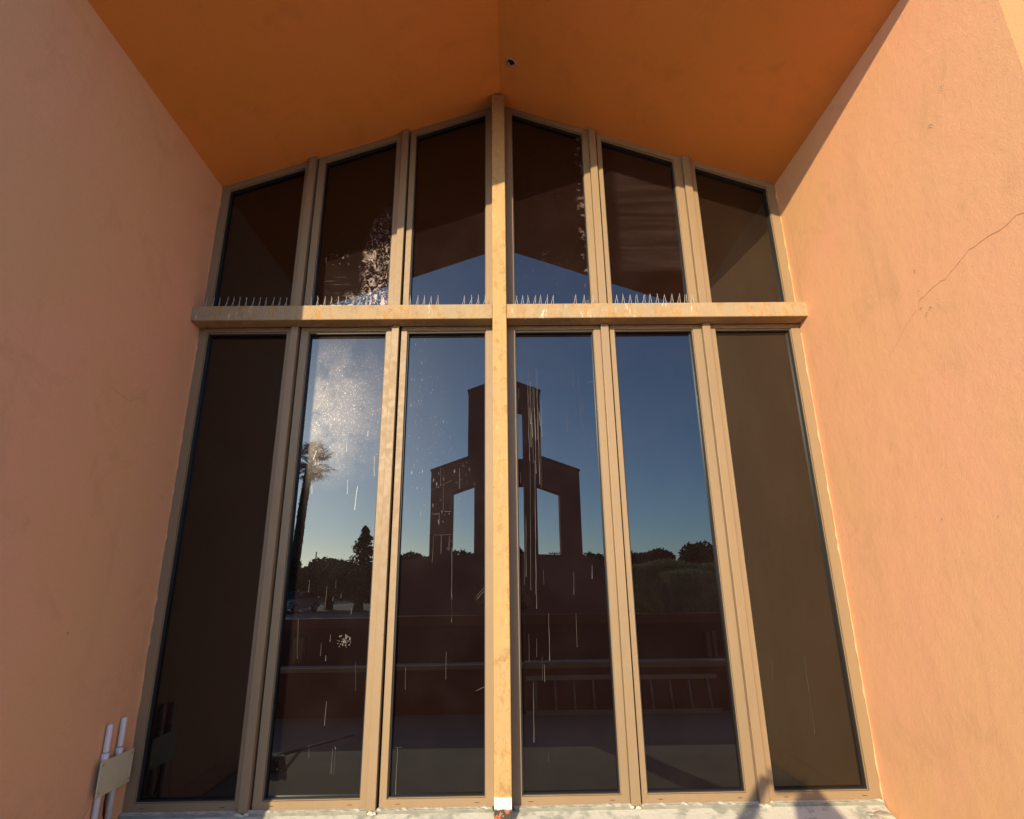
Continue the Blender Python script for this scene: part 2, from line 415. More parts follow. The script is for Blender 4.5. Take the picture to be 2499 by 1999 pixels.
# floor of the recess and the curb under the window
m = MB(); m.box((XL + .013, YF, 0), (XR - .013, .08, FL)); m.build('recess_floor', PLAT, church, bevel=.01)
m = MB(); m.prism([[(-.16, FL + .001), (.07, FL + .001), (.07, .512), (-.02, .512), (-.16, .462)]], XL + .013, XR - .013, 'x')
m.build('sill', SILL, church, bevel=.006)
m = MB()
for a, b in ((XL, -1.60), (-1.585, -.85), (-.835, -.09), (.03, .765), (.785, 1.545), (1.565, XR)):
    m.box((a + .004, -.028, .507), (b - .004, .0, .531))
m.build('flashing', FLASH, church, bevel=.004)
def caulk(x0, x1):
    m = MB(); n = int((x1 - x0) / .022); prev = None
    for i in range(n + 1):
        x = x0 + (x1 - x0) * i / n
        h = .533 + .003 * rnd.random() + (.006 * rnd.random() if rnd.random() < .2 else 0); d = .028 + .004 * rnd.random(); lo = .527 - .004 * rnd.random()
        q = [m.bm.verts.new(p) for p in ((x, -.002, h), (x, -d * .6, h - .002), (x, -d, lo + .003), (x, -d + .004, lo))]
        if prev:
            for k in range(3): m.bm.faces.new((prev[k], prev[k + 1], q[k + 1], q[k]))
        prev = q
    return m
m = caulk(XL + .01, -.10); m2 = caulk(.03, XR - .01)
m.build('caulk_bead', CAULK, church); m2.build('caulk_bead', CAULK, church)
for x in (-1.598, -.828, .774, 1.556):       # lumps of sealant at the foot of each mullion
    m = MB()
    for k in range(6):
        c = Vector((x + rnd.uniform(-.028, .028), -.035 - rnd.random() * .010, .515 + rnd.random() * .012)); q = rnd.uniform(.007, .013)
        bmesh.ops.create_icosphere(m.bm, subdivisions=2, radius=q, matrix=Matrix.Translation(c) @ Matrix.Diagonal((1.4, .7, .8, 1)))
    m.build('sealant_lump', CAULK, church)
m = MB()
for k in range(16):
    c = Vector((rnd.uniform(2.14, 2.285), -.04 - rnd.random() * .12, .487 + rnd.random() * .012)); q = rnd.uniform(.014, .03)
    bmesh.ops.create_icosphere(m.bm, subdivisions=2, radius=q, matrix=Matrix.Translation(c) @ Matrix.Diagonal((1.2, 1.4, .3, 1)))
m.build('sealant_lump', CAULK, church)

# the cross: centre post and the beam in two arms
m = MB(); m.box((-.086, -.139, .49), (.020, .0, 5.84)); m.build('centre_post', POST, church, bevel=.006)
m = MB(); m.box((XL - .01, -.135, 3.731), (-.0865, -.001, 3.852)); m.box((.0205, -.135, 3.731), (XR + .01, -.001, 3.852))
m.build('cross_beam', BEAM, church, bevel=.008)

# mullions and windows
MX = ((-1.628, -1.571), (-.858, -.803), (.744, .803), (1.528, 1.588))
def mull(x0, x1, z0, z1a, z1b):
    m = MB(); m.prism([[(x0, z0), (x1, z0), (x1, z1b), (x0, z1a)]], -.035, .06)
    m.build('mullion', FRAME, church, bevel=.003)
for x0, x1 in MX:
    mull(x0, x1, .532, 3.7305, 3.7305)
    mull(x0, x1, 3.854, sof(x0) - .004, sof(x1) - .004)
# frame outlines, glass outlines (x0,x1)
BAY = (((-2.336, -1.630), (-2.275, -1.665)), ((-1.557, -.860), (-1.502, -.905)), ((-.789, -.088), (-.745, -.140)),
       ((.022, .742), (.082, .692)), ((.816, 1.526), (.852, 1.462)), ((1.590, 2.296), (1.636, 2.226)))
ORD = ('leftmost', 'second', 'third', 'fourth', 'fifth', 'rightmost')
LOWK = ('clean', 'specks', 'light', 'light', 'clean', 'olive'); UPK = ('clean', 'smear', 'light', 'edge', 'wiped', 'olive')
LOWL = ('shaded tall lower window nearly black, leftmost below the beam', 'tall lower window speckled white with grime, reflecting the palm',
        'tall lower window reflecting the left half of the bell tower', 'tall lower window with white drips over the right half of the tower reflection',
        'clean tall lower window reflecting blue sky over a hedge', 'tall lower window reflecting the sunlit wall, rightmost below the beam')
UPL = ('shaded sloping upper window, leftmost above the beam', 'upper window smeared with white grime beside a shaded mullion', 'upper window just left of the centre post',
       'upper window just right of the centre post', 'upper window with horizontal wiped streaks', 'sloping upper window reflecting the wall, rightmost above the beam')
def ring(m, outer, inner, y0, y1):
    m.prism([outer, inner], y0, y1)
# lime drips on the panes: x0, z0, x1, z1, width in mm
DRIPS = (
    (-0.451, 2.633, -0.442, 2.338, 3), (-0.442, 2.338, -0.427, 2.32, 3), (-0.427, 2.32, -0.386, 2.318, 3), (-0.469, 2.633, -0.467, 2.501, 2), 
    (-0.331, 2.632, -0.33, 2.481, 3), (-0.507, 2.153, -0.511, 1.976, 4), (-0.452, 2.156, -0.451, 2.032, 3), (-0.396, 2.148, -0.397, 2.055, 3), 
    (-0.51, 2.157, -0.383, 2.159, 3), (-0.376, 2.07, -0.371, 1.587, 4), (-0.469, 2.314, -0.469, 2.227, 4), (-0.517, 2.303, -0.474, 2.303, 4), 
    (-0.536, 2.469, -0.391, 2.541, 3), (-1.158, 2.87, -1.156, 2.759, 4), (-1.009, 2.92, -1.008, 2.877, 4), (-0.951, 2.722, -0.944, 2.58, 4), 
    (-1.134, 2.558, -1.128, 2.455, 4), (-1.059, 2.507, -1.068, 2.341, 5), (-1.384, 2.519, -1.38, 2.462, 4), (-1.343, 1.87, -1.342, 1.792, 6), 
    (-1.221, 1.824, -1.222, 1.685, 5), (-1.163, 1.868, -1.161, 1.816, 4), (-1.121, 1.778, -1.122, 1.75, 5), (-1.173, 1.757, -1.175, 1.734, 6), 
    (-1.045, 1.682, -1.045, 1.646, 4), (-1.374, 2.769, -1.39, 2.71, 8), (-1.378, 2.71, -1.375, 2.668, 5), (-1.356, 2.702, -1.353, 2.668, 5), 
    (-1.395, 1.619, -1.379, 1.377, 5), (-1.229, 1.467, -1.228, 1.391, 5), (-1.173, 1.518, -1.172, 1.478, 5), (-1.193, 1.39, -1.192, 1.359, 5), 
    (-1.165, 1.118, -1.168, 0.98, 4), (-1.105, 0.85, -1.105, 0.71, 3), (-1.087, 0.85, -1.087, 0.706, 3), (-1.092, 0.857, -1.087, 0.846, 5), 
    (-0.698, 0.844, -0.698, 0.587, 5), (-0.714, 0.847, -0.669, 0.848, 4), (-0.666, 1.312, -0.663, 1.18, 3), (-0.402, 1.403, -0.402, 1.238, 3), 
    (-0.372, 1.763, -0.37, 1.589, 4), (-0.994, 1.348, -0.983, 1.177, 3), (-1.256, 0.874, -1.251, 0.802, 3), (-0.2, 1.727, -0.178, 1.756, 4), 
    (-0.178, 1.756, -0.156, 1.777, 4), (-0.206, 1.164, -0.168, 1.18, 5), (-0.168, 1.18, -0.147, 1.189, 5), (0.131, 2.511, 0.122, 1.82, 3), 
    (0.179, 2.682, 0.165, 1.786, 4), (0.215, 2.682, 0.2, 1.756, 4), (0.142, 2.279, 0.135, 1.872, 3), (0.255, 1.913, 0.255, 1.819, 3), 
    (0.463, 1.893, 0.458, 1.752, 4), (0.592, 1.944, 0.587, 1.853, 4), (0.519, 3.379, 0.518, 3.229, 4), (0.563, 3.336, 0.564, 3.025, 3), 
    (0.564, 3.025, 0.574, 2.914, 3), (0.46, 3.036, 0.459, 2.893, 4), (0.619, 2.677, 0.616, 2.581, 4), (0.582, 3.179, 0.582, 3.055, 3), 
    (0.615, 3.252, 0.636, 3.279, 3), (0.636, 3.279, 0.697, 3.291, 3), (0.676, 3.147, 0.675, 2.581, 2), (0.693, 3.147, 0.682, 2.209, 2), 
    (0.107, 2.597, 0.109, 2.522, 4), (0.107, 3.236, 0.1, 3.04, 3), (0.175, 3.287, 0.177, 2.682, 4), (0.185, 3.393, 0.183, 3.08, 5), 
    (0.196, 3.287, 0.19, 2.78, 4), (0.209, 3.255, 0.203, 2.663, 4), (0.22, 3.234, 0.222, 2.586, 4), (0.236, 3.393, 0.241, 3.162, 3), 
    (0.247, 3.392, 0.24, 2.838, 4), (0.246, 3.079, 0.246, 2.51, 4), (0.262, 3.182, 0.257, 2.481, 3), (0.27, 3.13, 0.272, 2.858, 4), 
    (0.195, 3.08, 0.202, 2.858, 6), (0.222, 3.079, 0.225, 2.833, 5), (0.183, 3.131, 0.188, 2.958, 6), (0.255, 3.049, 0.262, 2.947, 7), 
    (0.203, 1.755, 0.202, 1.663, 4), (0.282, 1.637, 0.279, 1.34, 4), (0.466, 1.635, 0.464, 1.421, 5), (0.145, 1.5, 0.144, 1.336, 3), 
    (0.169, 1.214, 0.164, 0.865, 4), (0.243, 1.315, 0.243, 1.212, 3), (0.23, 1.37, 0.228, 1.227, 3), (0.197, 1.475, 0.194, 1.363, 2), 
    (0.253, 0.807, 0.252, 0.75, 3), (1.966, 1.345, 1.962, 1.139, 4), (1.962, 1.139, 1.96, 0.887, 4), (1.746, 1.313, 1.737, 1.203, 3), )
def in_bay(x, b): return b[1][0] <= x <= b[1][1]
for i, (fo, gi) in enumerate(BAY):
    for up in (0, 1):
        if up:
            z0, g0 = 3.800, 3.858
            to = lambda x: sof(x) - .003; tg = lambda x: sof(x) - .058
            ti = lambda x: sof(x) - .054
        else:
            z0, g0 = .532, .578
            to = lambda x: 3.7300; tg = lambda x: 3.692; ti = lambda x: 3.697
        m = MB()
        outer = [(fo[0], z0), (fo[1], z0), (fo[1], to(fo[1])), (fo[0], to(fo[0]))]
        i1 = [(gi[0], g0), (gi[1], g0), (gi[1], ti(gi[1])), (gi[0], ti(gi[0]))]
        m.prism([outer, i1], 0.0, .084)
        # stepped inner lip
        e = .004
        i2 = [(gi[0] + e, g0 + e), (gi[1] - e, g0 + e), (gi[1] - e, tg(gi[1]) - e), (gi[0] + e, tg(gi[0]) - e)]
        m.prism([[(gi[0] - .001, g0 - .001), (gi[1] + .001, g0 - .001), (gi[1] + .001, ti(gi[1]) + .001), (gi[0] - .001, ti(gi[0]) + .001)], i2], .014, .083)
        if not up:                             # weep slots in the bottom rail
            m.mi = 1
            for xx in (fo[0] + .10, fo[1] - .12): m.face([(xx, -.0012, .551), (xx + .028, -.0012, .551), (xx + .028, -.0012, .554), (xx, -.0012, .554)])
        win = m.build('window', [FRAME, BLACK], church, bevel=.0)
        tag(win, (UPL if up else LOWL)[i])
        m = MB(); ge = .006
        go = [(q[0] + (ge if k in (0, 3) else -ge), q[1] + (ge if k < 2 else -ge)) for k, q in enumerate(i2)]
        m.prism([i2, go], .016, .060); m.build('gasket', GASKET, win)
        m = MB(); m.prism([i2], .045, .053)
        pn = m.build('pane', GL[(UPK if up else LOWK)[i]], win)
        ta, tb = rnd.uniform(-.0011, .0011), rnd.uniform(-.0009, .0009); cx_, cz_ = (gi[0] + gi[1]) / 2, (g0 + ti(gi[0])) / 2
        for v in pn.data.vertices: v.co.y += (v.co.x - cx_) * ta + (v.co.z - cz_) * tb
        if not up:
            m = MB(); Y = .0430
            for (x0, za, x1, zb, wd) in DRIPS:
                if not in_bay((x0 + x1) / 2, BAY[i]): continue
                wv = wd * .00029; m.mi = 2 if i == 1 and za > 2.25 else 0 if rnd.random() < .55 else 1 ; L = math.hypot(x1 - x0, zb - za) or 1e-3; nx, nz = -(zb - za) / L, (x1 - x0) / L
                N = max(1, int(L / .06)); pr = None
                for k in range(N + 1):
                    t = k / N; ww = wv * (.55 + .6 * rnd.random()) * (.7 + .5 * t); px = x0 + (x1 - x0) * t + (rnd.uniform(-.0015, .0015) if 0 < k < N else 0); pz = za + (zb - za) * t
                    q = ((px - nx * ww, Y, pz - nz * ww), (px + nx * ww, Y, pz + nz * ww))
                    if pr: m.face([pr[0], pr[1], q[1], q[0]])
                    pr = q
                if abs(nx) > .8:
                    rr = wv * 1.7; m.face([(x1 + rr * math.cos(a * .785), Y - .0003, zb + 1.4 * rr * math.sin(a * .785)) for a in range(8)])
            m.mi = 0
            if i == 1:                         # splash of bird lime
                for k in range(60):
                    a = rnd.random() * 6.28; r = .042 * rnd.random() ** .6; rr = rnd.uniform(.0015, .005)
                    cx, cz = -1.08 + r * math.cos(a) * 1.1, 1.475 + r * math.sin(a)
                    m.face([(cx + rr * math.cos(q * 1.05), Y - .0004 - .00001 * k, cz + rr * math.sin(q * 1.05)) for q in range(6)])
            if m.bm.faces: m.build('drip_stain', [FAINT if i == 5 else STAIN, FAINT, DROPP], win)
            else: m.bm.free()

# ------------------------------------------------------------------ bird spikes on the beam
def spike_strip(x0, x1, label, step=.046, tall=.112):
    zb = 3.853
    t = thing('bird_spike_strip', label, 'bird spikes', ((x0 + x1) / 2, -.06, zb), 'bird spikes along the beam')
    m = MB(); m.box((x0, -.075, zb), (x1, -.045, zb + .006)); m.build('base', SPBASE, t, ((x0 + x1) / 2, -.06, zb))
    n = max(1, int((x1 - x0) / step)); cx = (x0 + x1) / 2
    for i in range(n):
        x = x0 + .012 + (x1 - x0 - .024) * (i / max(1, n - 1)) - cx
        tx = x + .006 + rnd.uniform(-.006, .006)
        for (bx, by, ty, h) in ((x - .015, .006, .008, tall * .96), (x + .011, -.006, -.004, tall)):
            m = MB(); m.tube([(bx, by, .006), ((bx + tx) / 2, (by + ty) / 2, h * .5), (tx + rnd.uniform(-.004, .004), ty, h * rnd.uniform(.93, 1.03))], .0016, 5)
            m.build('spike', WIRE, t)
spike_strip(-2.30, -1.665, 'bird spikes on the shaded left end of the beam')
spike_strip(-1.50, -1.05, 'bird spikes on the beam beside twigs, under the smeared pane')
spike_strip(-.735, -.50, 'short run of bird spikes on the beam left of a gap')
spike_strip(-.325, -.135, 'few bird spikes on the beam touching the left of the centre post')
spike_strip(.085, .385, 'bird spikes on the beam right beside the centre post', .040)
spike_strip(.54, .70, 'shortest run of bird spikes, between a gap and a mullion', .040)
spike_strip(.86, 1.20, 'bird spikes on the beam under the wiped pane, left run')
spike_strip(1.235, 1.475, 'bird spikes on the beam under the wiped pane, right run')
# twigs and droppings on the beam
t = thing('bird_debris', 'twigs and white bird droppings on the beam among the spikes', 'debris', (-1.36, -.07, 3.853))
m = MB()
for k in range(16):
    x = -1.36 + rnd.uniform(-.11, .14); y = -.08 + rnd.uniform(-.04, .04); a = rnd.uniform(-.5, .5); L = rnd.uniform(.04, .12); z = 3.857 + rnd.random() * .018
    m.tube([(x - L / 2, y - a * L * .4, z), (x, y, z + rnd.uniform(-.003, .008)), (x + L / 2 * math.cos(a), y + L / 2 * math.sin(a), z + rnd.uniform(-.004, .012))], .0022, 5)
m.tube([(-1.41, -.118, 3.862), (-1.37, -.124, 3.846), (-1.33, -.122, 3.842), (-1.31, -.123, 3.849)], .0028, 5)
m.build('twigs', TWIG, t, (-1.36, -.07, 3.853))
m = MB()
for k in range(34):
    c = Vector((rnd.choice((-1.44, -1.38, -1.25, -1.22)) + rnd.uniform(-.05, .06), -.078 + rnd.uniform(-.03, .03), 3.856)); r = rnd.uniform(.008, .02)
    bmesh.ops.create_icosphere(m.bm, subdivisions=2, radius=r, matrix=Matrix.Translation(c) @ Matrix.Diagonal((1.7, 1, .5, 1)))
m.build('droppings', DROPP, t, (-1.36, -.07, 3.853))

# ------------------------------------------------------------------ conduit box on the left wall
bx = (XL, -.20, .80)
t = thing('junction_box', 'yellowed metal box with a flat cover on the shaded wall, over two white pipes', 'junction box', bx)
m = MB(); m.box((XL + .001, -.30, .745), (XL + .040, -.08, .865)); m.build('box_body', simple('grey_box', (.20, .18, .15), .6), t, bx, bevel=.002)
m = MB(); m.box((XL + .040, -.345, .712), (XL + .047, -.050, .893)); m.build('cover', BOXM, t, bx, bevel=.002)
SCREW = simple('screw', (.30, .25, .17), .5, .5, .5)
for yy in (-.328, -.067):
    for zz in (.735, .873):
        m = MB(); m.tube([(XL + .0465, yy, zz), (XL + .0495, yy, zz)], .005, 10); m.build('screw', SCREW, t, bx)
for yy, zt, zb_, lab in ((-.283, 1.075, .30, 'white conduit running down from the box, nearer the camera'), (-.160, 1.085, .545, 'white conduit with an open lower end, nearer the window')):
    p = (XL, yy, zb_)
    c = thing('conduit_pipe', lab, 'conduit', p, 'white conduits behind the box')
    m = MB(); m.tube([(XL + .021, yy, zb_), (XL + .021, yy, zt - .012), (XL + .021, yy, zt - .004), (XL + .021, yy, zt)], [.0165, .0165, .0145, .008], 14); m.build('pipe', PVC, c, p)
    m = MB(); m.tube([(XL + .021, yy, .877), (XL + .021, yy, .925)], .0200, 14); m.build('coupling', PVC, c, p)
    m = MB(); m.tube([(XL + .021, yy, .926), (XL + .021, yy, .930)], .0185, 14); m.build('joint_ring', simple('joint_grey', (.25, .25, .25), .6), c, p)
m = MB(); m.tube([(XL + .030, -.225, .744), (XL + .032, -.232, .66), (XL + .030, -.222, .60), (XL + .026, -.195, .545), (XL + .022, -.170, .532), (XL + .021, -.160, .558)], .006, 8)
tag(m.build('cable', CABLE, None, (XL, -.17, .60)), 'black cable looping from the box into the open pipe end', 'cable')
m = MB(); m.tube([(XL + .042, -.335, .716), (XL + .03, -.34, .70), (XL + .012, -.40, .60), (XL + .006, -.43, .48), (XL + .006, -.45, .31)], .0018, 5)
tag(m.build('string', simple('old_string', (.40, .32, .22), .9), None, (XL, -.40, .31)), 'thin loose string hanging from the box down the shaded wall', 'string')

# ------------------------------------------------------------------ long pole lying on the recess floor and beyond
p = (-2.02, -1.6, FL)
t = thing('washing_pole', 'long window washing pole with a pale mop head lying across the floor', 'pole', p)
m = MB(); m.tube([(-2.03, -1.62, FL + .085), (-1.95, -3.95, .016)], .013, 8); m.build('handle', simple('pole_dark', (.08, .07, .06), .4, .5), t, p)
m = MB()
for k in range(60):
    a = rnd.uniform(-.5, .5); L = rnd.uniform(.08, .2); x = -2.03 + rnd.uniform(-.04, .04)
    m.tube([(x, -1.62, FL + .085), (x + a * L, -1.62 + L * .6, FL + .06 + rnd.random() * .03), (x + a * L * 1.5, -1.62 + L, FL + .012)], .008, 5)
m.build('mop_head', simple('mop_cloth', (.62, .60, .55), .95, .1, var=.3), t, p)

# ------------------------------------------------------------------ low wall, ladder and courtyard wall behind the camera
p = (0, -5.1, 0)
t = thing('low_wall', 'low dark red plaster wall with a pale cap behind the paving', 'wall', p)
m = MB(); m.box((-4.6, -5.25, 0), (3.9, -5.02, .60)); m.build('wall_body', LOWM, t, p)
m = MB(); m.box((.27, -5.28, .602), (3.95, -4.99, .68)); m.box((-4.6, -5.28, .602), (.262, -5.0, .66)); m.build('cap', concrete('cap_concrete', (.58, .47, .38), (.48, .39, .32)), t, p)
p = (1.65, -4.95, 0)
t = thing('ladder', 'long aluminium ladder lying on its side against the low wall', 'ladder', p)
for z, y in ((.035, -4.88), (.475, -4.985)):
    m = MB(); m.box((.28, y - .014, z - .032), (3.08, y + .014, z + .032)); m.build('rail', ALU, t, p, bevel=.004)
for k in range(10):
    x = .42 + k * .28
    m = MB(); m.tube([(x, -4.885, .06), (x, -4.98, .45)], .016, 8); m.build('rung', ALU, t, p)
p = (0, -7.1, 0)
t = thing('courtyard_wall', 'dark red courtyard wall with a thin coping beyond the low wall', 'wall', p)
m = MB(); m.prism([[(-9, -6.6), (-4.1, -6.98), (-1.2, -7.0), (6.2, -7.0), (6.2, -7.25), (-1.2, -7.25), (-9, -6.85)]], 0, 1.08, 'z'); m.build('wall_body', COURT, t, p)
m = MB(); m.prism([[(-9, -6.57), (-4.1, -6.95), (-1.2, -6.97), (6.2, -6.97), (6.2, -7.28), (-1.2, -7.28), (-9, -6.88)]], 1.082, 1.24, 'z'); m.build('coping', simple('coping_plaster', (.33, .14, .09), .9, .1, var=.2, scale=5), t, p)
for x, y, lab in ((3.72, -6.985, 'narrow twin wall light at the hedge end of the courtyard wall'), (-3.76, -6.985, 'narrow twin wall light at the palm end of the courtyard wall')):
    p = (x, y, .7)
    t = thing('wall_light', lab, 'wall light', p, 'twin wall lights')
    m = MB(); m.box((x - .12, y - .03, .45), (x + .12, y + .03, .98)); m.build('backplate', simple('bronze', (.06, .04, .03), .5, .5), t, p)
    for dx in (-.055, .055):
        m = MB(); m.box((x + dx - .035, y + .03, .5), (x + dx + .035, y + .09, .92)); m.build('lens', simple('amber_glass', (.48, .32, .14), .35, .5), t, p, bevel=.008)

# ------------------------------------------------------------------ hall with the bell gable
p = (0, -16, 0)
hall = thing('hall_building', 'dark red hall crowned by a stepped bell gable with openings', 'building', p)
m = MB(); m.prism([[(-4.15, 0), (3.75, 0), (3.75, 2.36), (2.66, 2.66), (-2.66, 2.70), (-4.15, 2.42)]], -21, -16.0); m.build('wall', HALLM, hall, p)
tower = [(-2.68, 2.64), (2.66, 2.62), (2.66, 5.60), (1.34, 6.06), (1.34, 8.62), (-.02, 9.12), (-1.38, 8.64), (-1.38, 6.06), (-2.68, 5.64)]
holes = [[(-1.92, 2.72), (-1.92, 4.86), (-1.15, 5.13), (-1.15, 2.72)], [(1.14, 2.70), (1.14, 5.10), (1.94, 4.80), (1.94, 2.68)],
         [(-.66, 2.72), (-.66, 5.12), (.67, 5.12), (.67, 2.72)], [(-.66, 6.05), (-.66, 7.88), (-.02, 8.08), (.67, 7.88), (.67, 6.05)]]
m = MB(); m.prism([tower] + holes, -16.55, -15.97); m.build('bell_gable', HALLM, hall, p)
m = MB(); edge = [(-2.71, 5.625), (-1.375, 6.085), (-1.375, 6.15), (-2.71, 5.68)]
m.prism([edge], -16.6, -15.92); m.prism([[(1.345, 6.085), (2.69, 5.595), (2.69, 5.65), (1.345, 6.15)]], -16.6, -15.92)
m.prism([[(-1.41, 8.625), (-.02, 9.122), (1.37, 8.61), (1.37, 8.67), (-.02, 9.19), (-1.41, 8.685)]], -16.6, -15.92)
m.build('coping', HALLM, hall, p)

# ------------------------------------------------------------------ trees, hedge, palm
def leaf_mass(m, cx, cy, cz, rx, ry, rz, n, size, power=.55, rag=.25):
    lumps = [(rnd.uniform(-1, 1), rnd.uniform(-1, 1), rnd.uniform(-1, 1)) for _ in range(12)]
    for _ in range(n):
        while True:
            u = Vector((rnd.uniform(-1, 1), rnd.uniform(-1, 1), rnd.uniform(-1, 1)))
            if .05 < u.length < 1: break
        u = u.normalized() * (u.length ** power)
        k = 1 + rag * sum(max(0, 1 - (u - Vector(l)).length * 1.6) for l in lumps) - rag * .4
        c = Vector((cx + u.x * rx * k, cy + u.y * ry * k, cz + u.z * rz * k))
        a = Vector((rnd.gauss(0, 1), rnd.gauss(0, 1), rnd.gauss(0, 1))).normalized(); b = a.orthogonal().normalized() * size * rnd.uniform(.5, 1.2); a = a * size * rnd.uniform(.7, 1.5)
        m.face([c - a, c + b * .6, c + a, c - b * .6])
def tree(name, lab, x, y, h, w, mat, group=None, n=1800, leaf=.28, trunk=True):
    p = (x, y, 0); t = thing(name, lab, 'tree', p, group)
    m = MB(); m.tube([(x, y, 0), (x + .1, y, h * .3), (x, y, h * .7)], [w * .07, w * .055, w * .02], 8)
    for k in range(5):
        a = k * 1.26 + rnd.random(); m.tube([(x, y, h * .32), (x + w * .2 * math.cos(a), y + w * .2 * math.sin(a), h * .55), (x + w * .36 * math.cos(a), y + w * .36 * math.sin(a), h * .75)], [w * .035, w * .02, w * .008], 6)
    m.build('trunk', BARK, t, p)
    m = MB(); leaf_mass(m, x, y, h * .60, w * .5, w * .45, h * .40, n, leaf)
    for k in range(5): leaf_mass(m, x + rnd.uniform(-.35, .35) * w, y + rnd.uniform(-.3, .3) * w, h * rnd.uniform(.5, .86), w * .22, w * .22, h * .15, n // 7, leaf)
    m.build('crown', mat, t, p, recalc=False)
# conifer
cx, cy = -11.1, -41.5; p = (cx, cy, 0)
t = thing('pine_tree', 'tall conical pine standing beyond the courtyard', 'tree', p)
m = MB(); m.tube([(cx, cy, 0), (cx, cy, 5.9)], [.22, .04], 8); m.build('trunk', BARK, t, p)
m = MB()
for k in range(34):
    z = 1.0 + 5.0 * (k / 33) ** .9; rr = 2.6 * (1 - (z - 1.0) / 5.05) ** .8 + .02
    for q in range(4):
        a = rnd.random() * 6.28; d = rr * rnd.uniform(.35, 1.15) * rnd.uniform(.8, 1.1)
        leaf_mass(m, cx + d * .7 * math.cos(a), cy + d * .7 * math.sin(a), z, .14 + rr * .24, .4, .22, 34, .11)
m.build('crown', NEEDLE, t, p, recalc=False)
tree('broad_tree', 'brownish bushy tree between the pine and the palm', -14.0, -43, 3.9, 5.2, LEAF2, None, 2600, .20)
tree('broad_tree', 'low dusty tree right beside the foot of the pine', -10.5, -38, 2.9, 4.8, LEAF2, None, 2400, .18)
tree('small_tree', 'small dark upright tree beside the palm trunk', -17.3, -43, 4.1, 1.5, LEAF, None, 900, .16)
tree('broad_tree', 'round tree showing over the hall roof left of the bell gable', -8.2, -46, 4.3, 3.4, LEAF, None, 1600, .2)
tree('broad_tree', 'tree seen through the left opening of the bell gable', -4.2, -45, 4.5, 4.6, LEAF, None, 2000, .2)
tree('broad_tree', 'tree seen through the middle opening of the bell gable', .3, -46, 4.6, 3.2, LEAF, None, 1600, .2)
tree('broad_tree', 'tree just right of the bell gable', 7.4, -46, 4.0, 3.6, LEAF, None, 1600, .2)
DK = 'dark round trees beyond the hedge'
tree('round_tree', 'lowest dark tree beyond the hedge, nearest the hall', 10.4, -44, 4.2, 3.0, LEAF, DK, 2200, .18)
tree('round_tree', 'middle dark tree beyond the hedge', 12.9, -46, 4.3, 3.4, LEAF, DK, 2200, .18)
tree('round_tree', 'tallest dark tree beyond the hedge', 15.4, -42, 4.7, 3.3, LEAF, DK, 2800, .18)
tree('round_tree', 'dark tree at the far end of the hedge', 19.0, -42, 4.7, 3.4, LEAF, DK, 2200, .18)
m = MB()
for k in range(46):
    x = -44 + k * 1.95; leaf_mass(m, x, -66 + rnd.uniform(-4, 4), 1.5, 2.4, 2, rnd.uniform(1.5, 2.6), 210, .35)
tag(struct(m.build('distant_trees', LEAF, recalc=False), 'stuff'), 'low dark line of far trees behind the hall', 'trees')
def hedge(lab, x0, x1, y, h, d, n):
    p = ((x0 + x1) / 2, y, 0); m = MB(); m.box((x0 + .1, y - d / 2 + .12, 0), (x1 - .1, y + d / 2 - .12, h - .15))
    for _ in range(n):
        x = rnd.uniform(x0, x1); u = rnd.random()
        if u < .55: yy, z = y + rnd.uniform(-d, d) / 2, h + .10 * math.sin(x * 2.1) + rnd.uniform(-.2, .12)
        else: yy, z = y + d / 2 + rnd.uniform(-.15, .05), h * rnd.random() ** .8
        a = Vector((rnd.gauss(0, .5), rnd.gauss(0, .5), rnd.uniform(.4, 1))).normalized() * rnd.uniform(.05, .12); b = a.orthogonal().normalized() * rnd.uniform(.02, .045); c = Vector((x, yy, z))
        m.face([c - a, c + b, c + a, c - b])
    tag(m.build('hedge', HEDGE, None, p, recalc=False), lab, 'hedge', 'clipped hedges')
hedge('taller clipped hedge at the back, in front of the dark trees', 4.6, 13, -20.5, 2.42, 1.4, 6000)
hedge('lower clipped hedge in front of the taller one', 5.9, 13, -18.0, 1.98, 1.4, 6000)
